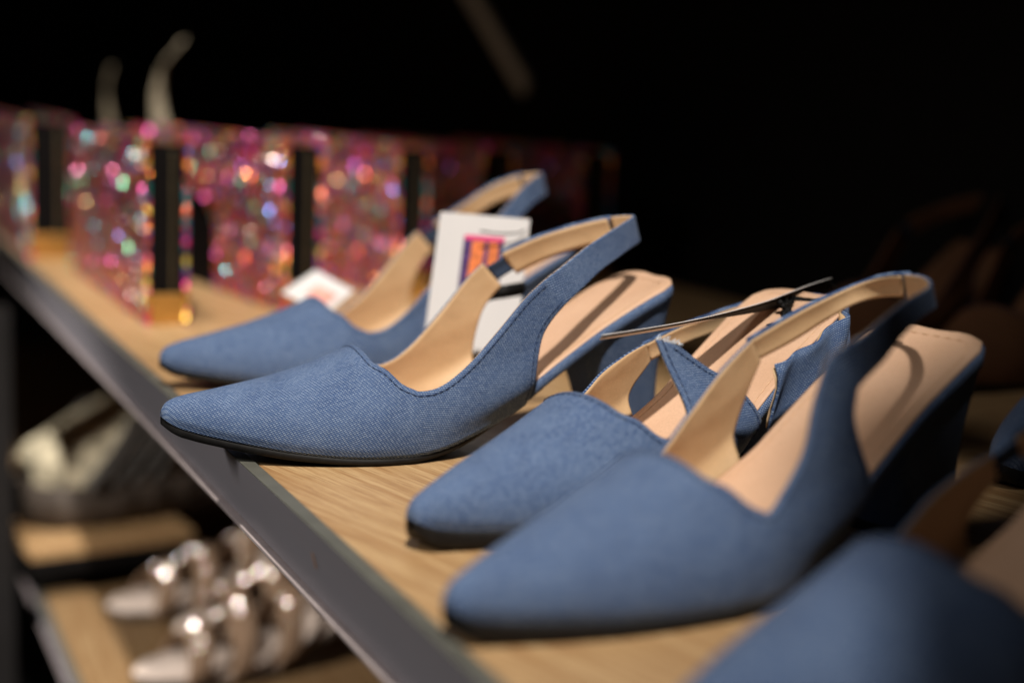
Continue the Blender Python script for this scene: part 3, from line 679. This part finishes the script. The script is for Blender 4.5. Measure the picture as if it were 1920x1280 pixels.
ribbon_tail('short dim cream ribbon behind the glitter bags, left of the tall one', [(215, 320, 1.62), (208, 240, 1.62), (200, 165, 1.62), (210, 125, 1.62)], 0.006)

# ---------------------------------------------------------------- lower shelf things
TREAD = plain('sole_dark', (0.06, 0.045, 0.035), 0.7)
KNIT = plain('cream_knit', (0.52, 0.46, 0.33), 0.9, 0.1, var=0.75, scale=55, bump=0.006)
LZ = -0.30
GREYST = plain('stripe_grey', (0.09, 0.085, 0.08), 0.8)
def sneaker(label, loc, rz):
    r = empty('sneaker', label, 'shoe', loc, rz, None)
    n, mcols = 40, 28; R = []
    for i in range(n + 1):
        t = i / n; x = 0.29 * t; w_ = 0.052 * (1 - (2 * t - 1) ** 4 * 0.9) ** 0.5 * (0.9 + 0.12 * math.cos(t * 6)); h = lerp(0.055, 0.115, sm(0.2, 0.7, t)) * min(1, (math.sin(math.pi * min(1, t * 1.0 + 0.02)) ** 0.35)) 
        ring = []
        for q in range(mcols):
            a = math.pi * q / (mcols - 1); c, s_ = math.cos(a), math.sin(a)
            nz = 1 + 0.10 * noise.noise(Vector((x * 30, c * 2, s_ * 3)))
            ring.append(Vector((x, w_ * math.copysign(abs(c) ** 0.7, c) * nz, 0.03 + max(0.001, h * abs(s_) ** 0.8 * nz))))
        R.append(ring)
    gridmesh('upper', R, KNIT, r)
    S = []
    for i in range(n + 1):
        t = i / n; x = -0.006 + 0.302 * t; w_ = 0.056 * (1 - (2 * t - 1) ** 4 * 0.97) ** 0.5
        lug = 0.003 if i % 4 < 2 else 0
        S.append([Vector((x, -w_ * .9 - 0, lug)), Vector((x, -w_ - lug, 0.014)), Vector((x, -w_, 0.034)), Vector((x, 0, 0.036)), Vector((x, w_, 0.034)), Vector((x, w_ + lug, 0.014)), Vector((x, w_ * .9, lug))])
    gridmesh('sole', S, TREAD, r, close_u=True)
    for k in range(6):
        b = MB(); x = 0.085 + k * 0.017; z = 0.03 + lerp(0.055, 0.115, sm(0.2, 0.7, x / 0.29)) * 0.98
        b.tube(catmull([(x, -0.030, z - 0.022), (x + 0.004, -0.012, z), (x + 0.006, 0.012, z), (x + 0.002, 0.030, z - 0.022)], 8), 0.0035, 6)
        b.build('lace', CRM, r, smooth=True)
    for sgn in (-1, 1):
        for k in range(4):
            b = MB(); b.tube(catmull([(0.03 + k * 0.02, sgn * 0.050, 0.035), (0.055 + k * 0.02, sgn * 0.047, 0.055), (0.085 + k * 0.02, sgn * 0.036, 0.082)], 6), 0.005, 6)
            b.build('side_stripe', GREYST, r, smooth=True)
    r.scale = (1.12, 1.2, 1.2)
    return r
rs = empty('wooden_riser', 'low oak display riser with a dark front edge under the cream sneaker', 'riser', (-0.004, 1.275, LZ), 0.12)
b = MB(); b.box((0, 0, 0.040), (0.150, 0.34, 0.050)); b.build('top_board', WOOD, rs, bevel=0.001)
b = MB(); b.box((0.0, -0.002, 0.027), (0.150, 0.34, 0.0398)); b.build('dark_edge', DARK, rs)
b = MB(); b.box((0.01, 0.03, 0.0), (0.140, 0.33, 0.0268)); b.build('foot', DARK, rs)
sneaker('chunky cream knitted sneaker on the oak riser, under the grey rail', (0.000, 1.36, LZ + 0.0505), 0.35)
SAND = plain('nude_satin', (0.27, 0.18, 0.12), 0.85, 0.08, var=0.1); SANDL = plain('pale_insole', (0.78, 0.66, 0.58), 0.75, 0.2, var=0.05)
CRY = plain('crystal', (1, 0.95, 0.9), 0.12, 1.0, 0.9, var=0.02)
def crystal_mat():
    t = NT('iridescent_crystal').set(0.17, 1.0, 0.9); v = t.n('ShaderNodeTexVoronoi'); v.inputs['Scale'].default_value = 260; t.l(t.coord(), v.inputs[0])
    t.l(t.mix(0.5, (0.85, 0.78, 0.7), v.outputs['Color']), t.b.inputs['Base Color']); return t.m
CRY = crystal_mat(); CGEM = gem_mesh(CRY)
def sandal(label, loc, rz, seed):
    r = empty('crystal_sandal', label, 'shoe', loc, rz, 'nude sandals with crystals on the lower shelf')
    rnd = random.Random(seed)
    def outline(x): return tab([(0, 0.004), (0.01, 0.020), (0.04, 0.033), (0.09, 0.037), (0.15, 0.028), (0.2, 0.027), (0.23, 0.024), (0.24, 0.01)], x)
    def hz(x): return 0.008 + 0.045 * sm(0.09, 0.22, x)
    def plate(nm, mat, dz0, dz1, ins):
        R = []
        for k in range(41):
            x = 0.24 * k / 40; w_ = outline(x) - ins; z = hz(x)
            R.append([Vector((x, -w_, z + dz0)), Vector((x, w_, z + dz0)), Vector((x, w_, z + dz1)), Vector((x, -w_, z + dz1))])
        o = gridmesh(nm, R, mat, r, close_u=True); return o
    plate('sole', TREAD, -0.006, 0.0, 0); plate('insole', SANDL, 0.0002, 0.003, 0.002)
    b = MB(); b.box((0.20, -0.018, 0.0), (0.232, 0.018, 0.046)); b.build('heel', SAND, r, bevel=0.004)
    items = []
    for x0, h in ((0.040, 0.030), (0.075, 0.040), (0.115, 0.048), (0.20, 0.060)):
        G1 = []; R = []
        for q in range(25):
            a = math.pi * q / 24; p = Vector((x0 + 0.01 * math.sin(a), outline(x0) * 1.03 * math.cos(a), hz(x0) + h * math.sin(a))); R.append(p)
            G1.append([p + Vector((0.010 * e_, 0, 0.0045 * e_)) for e_ in (-1, -0.5, 0, 0.5, 1)])
        o = gridmesh('strap', G1, SAND, r); solid(o, 0.0018, 0)
        for k in range(14):
            q = rnd.randint(3, 19); p = R[q] + Vector((rnd.uniform(-.008, .008), 0, 0.0016)); wp = Matrix.Rotation(rz, 3, 'Z') @ p + Vector(loc)
            Hh = ((LOWLAMP - wp).normalized() + (Vector((-0.1636, 0, 0.1614)) - wp).normalized()).normalized() + Vector((rnd.gauss(0, 1), rnd.gauss(0, 1), rnd.gauss(0, 1))) * 0.06
            items.append((p, Matrix.Rotation(-rz, 3, 'Z') @ Hh, rnd.uniform(0.0010, 0.0018)))
    scatter('crystal', [CGEM], items, r)
    return r
sandal('nude crystal sandal farthest back in its row, its pale toe by the riser', (0.052, 1.225, LZ), 0.10, 1)
sandal('nude crystal sandal in the middle of the lower row', (0.095, 1.150, LZ), 0.12, 2)
sandal('nude crystal sandal nearest on the lower shelf, cut off by the bottom of the picture', (0.045, 1.070, LZ), 0.08, 3)
sandal('nude crystal sandal deepest on the lower shelf, half in shade', (0.20, 1.30, LZ), 0.25, 4)
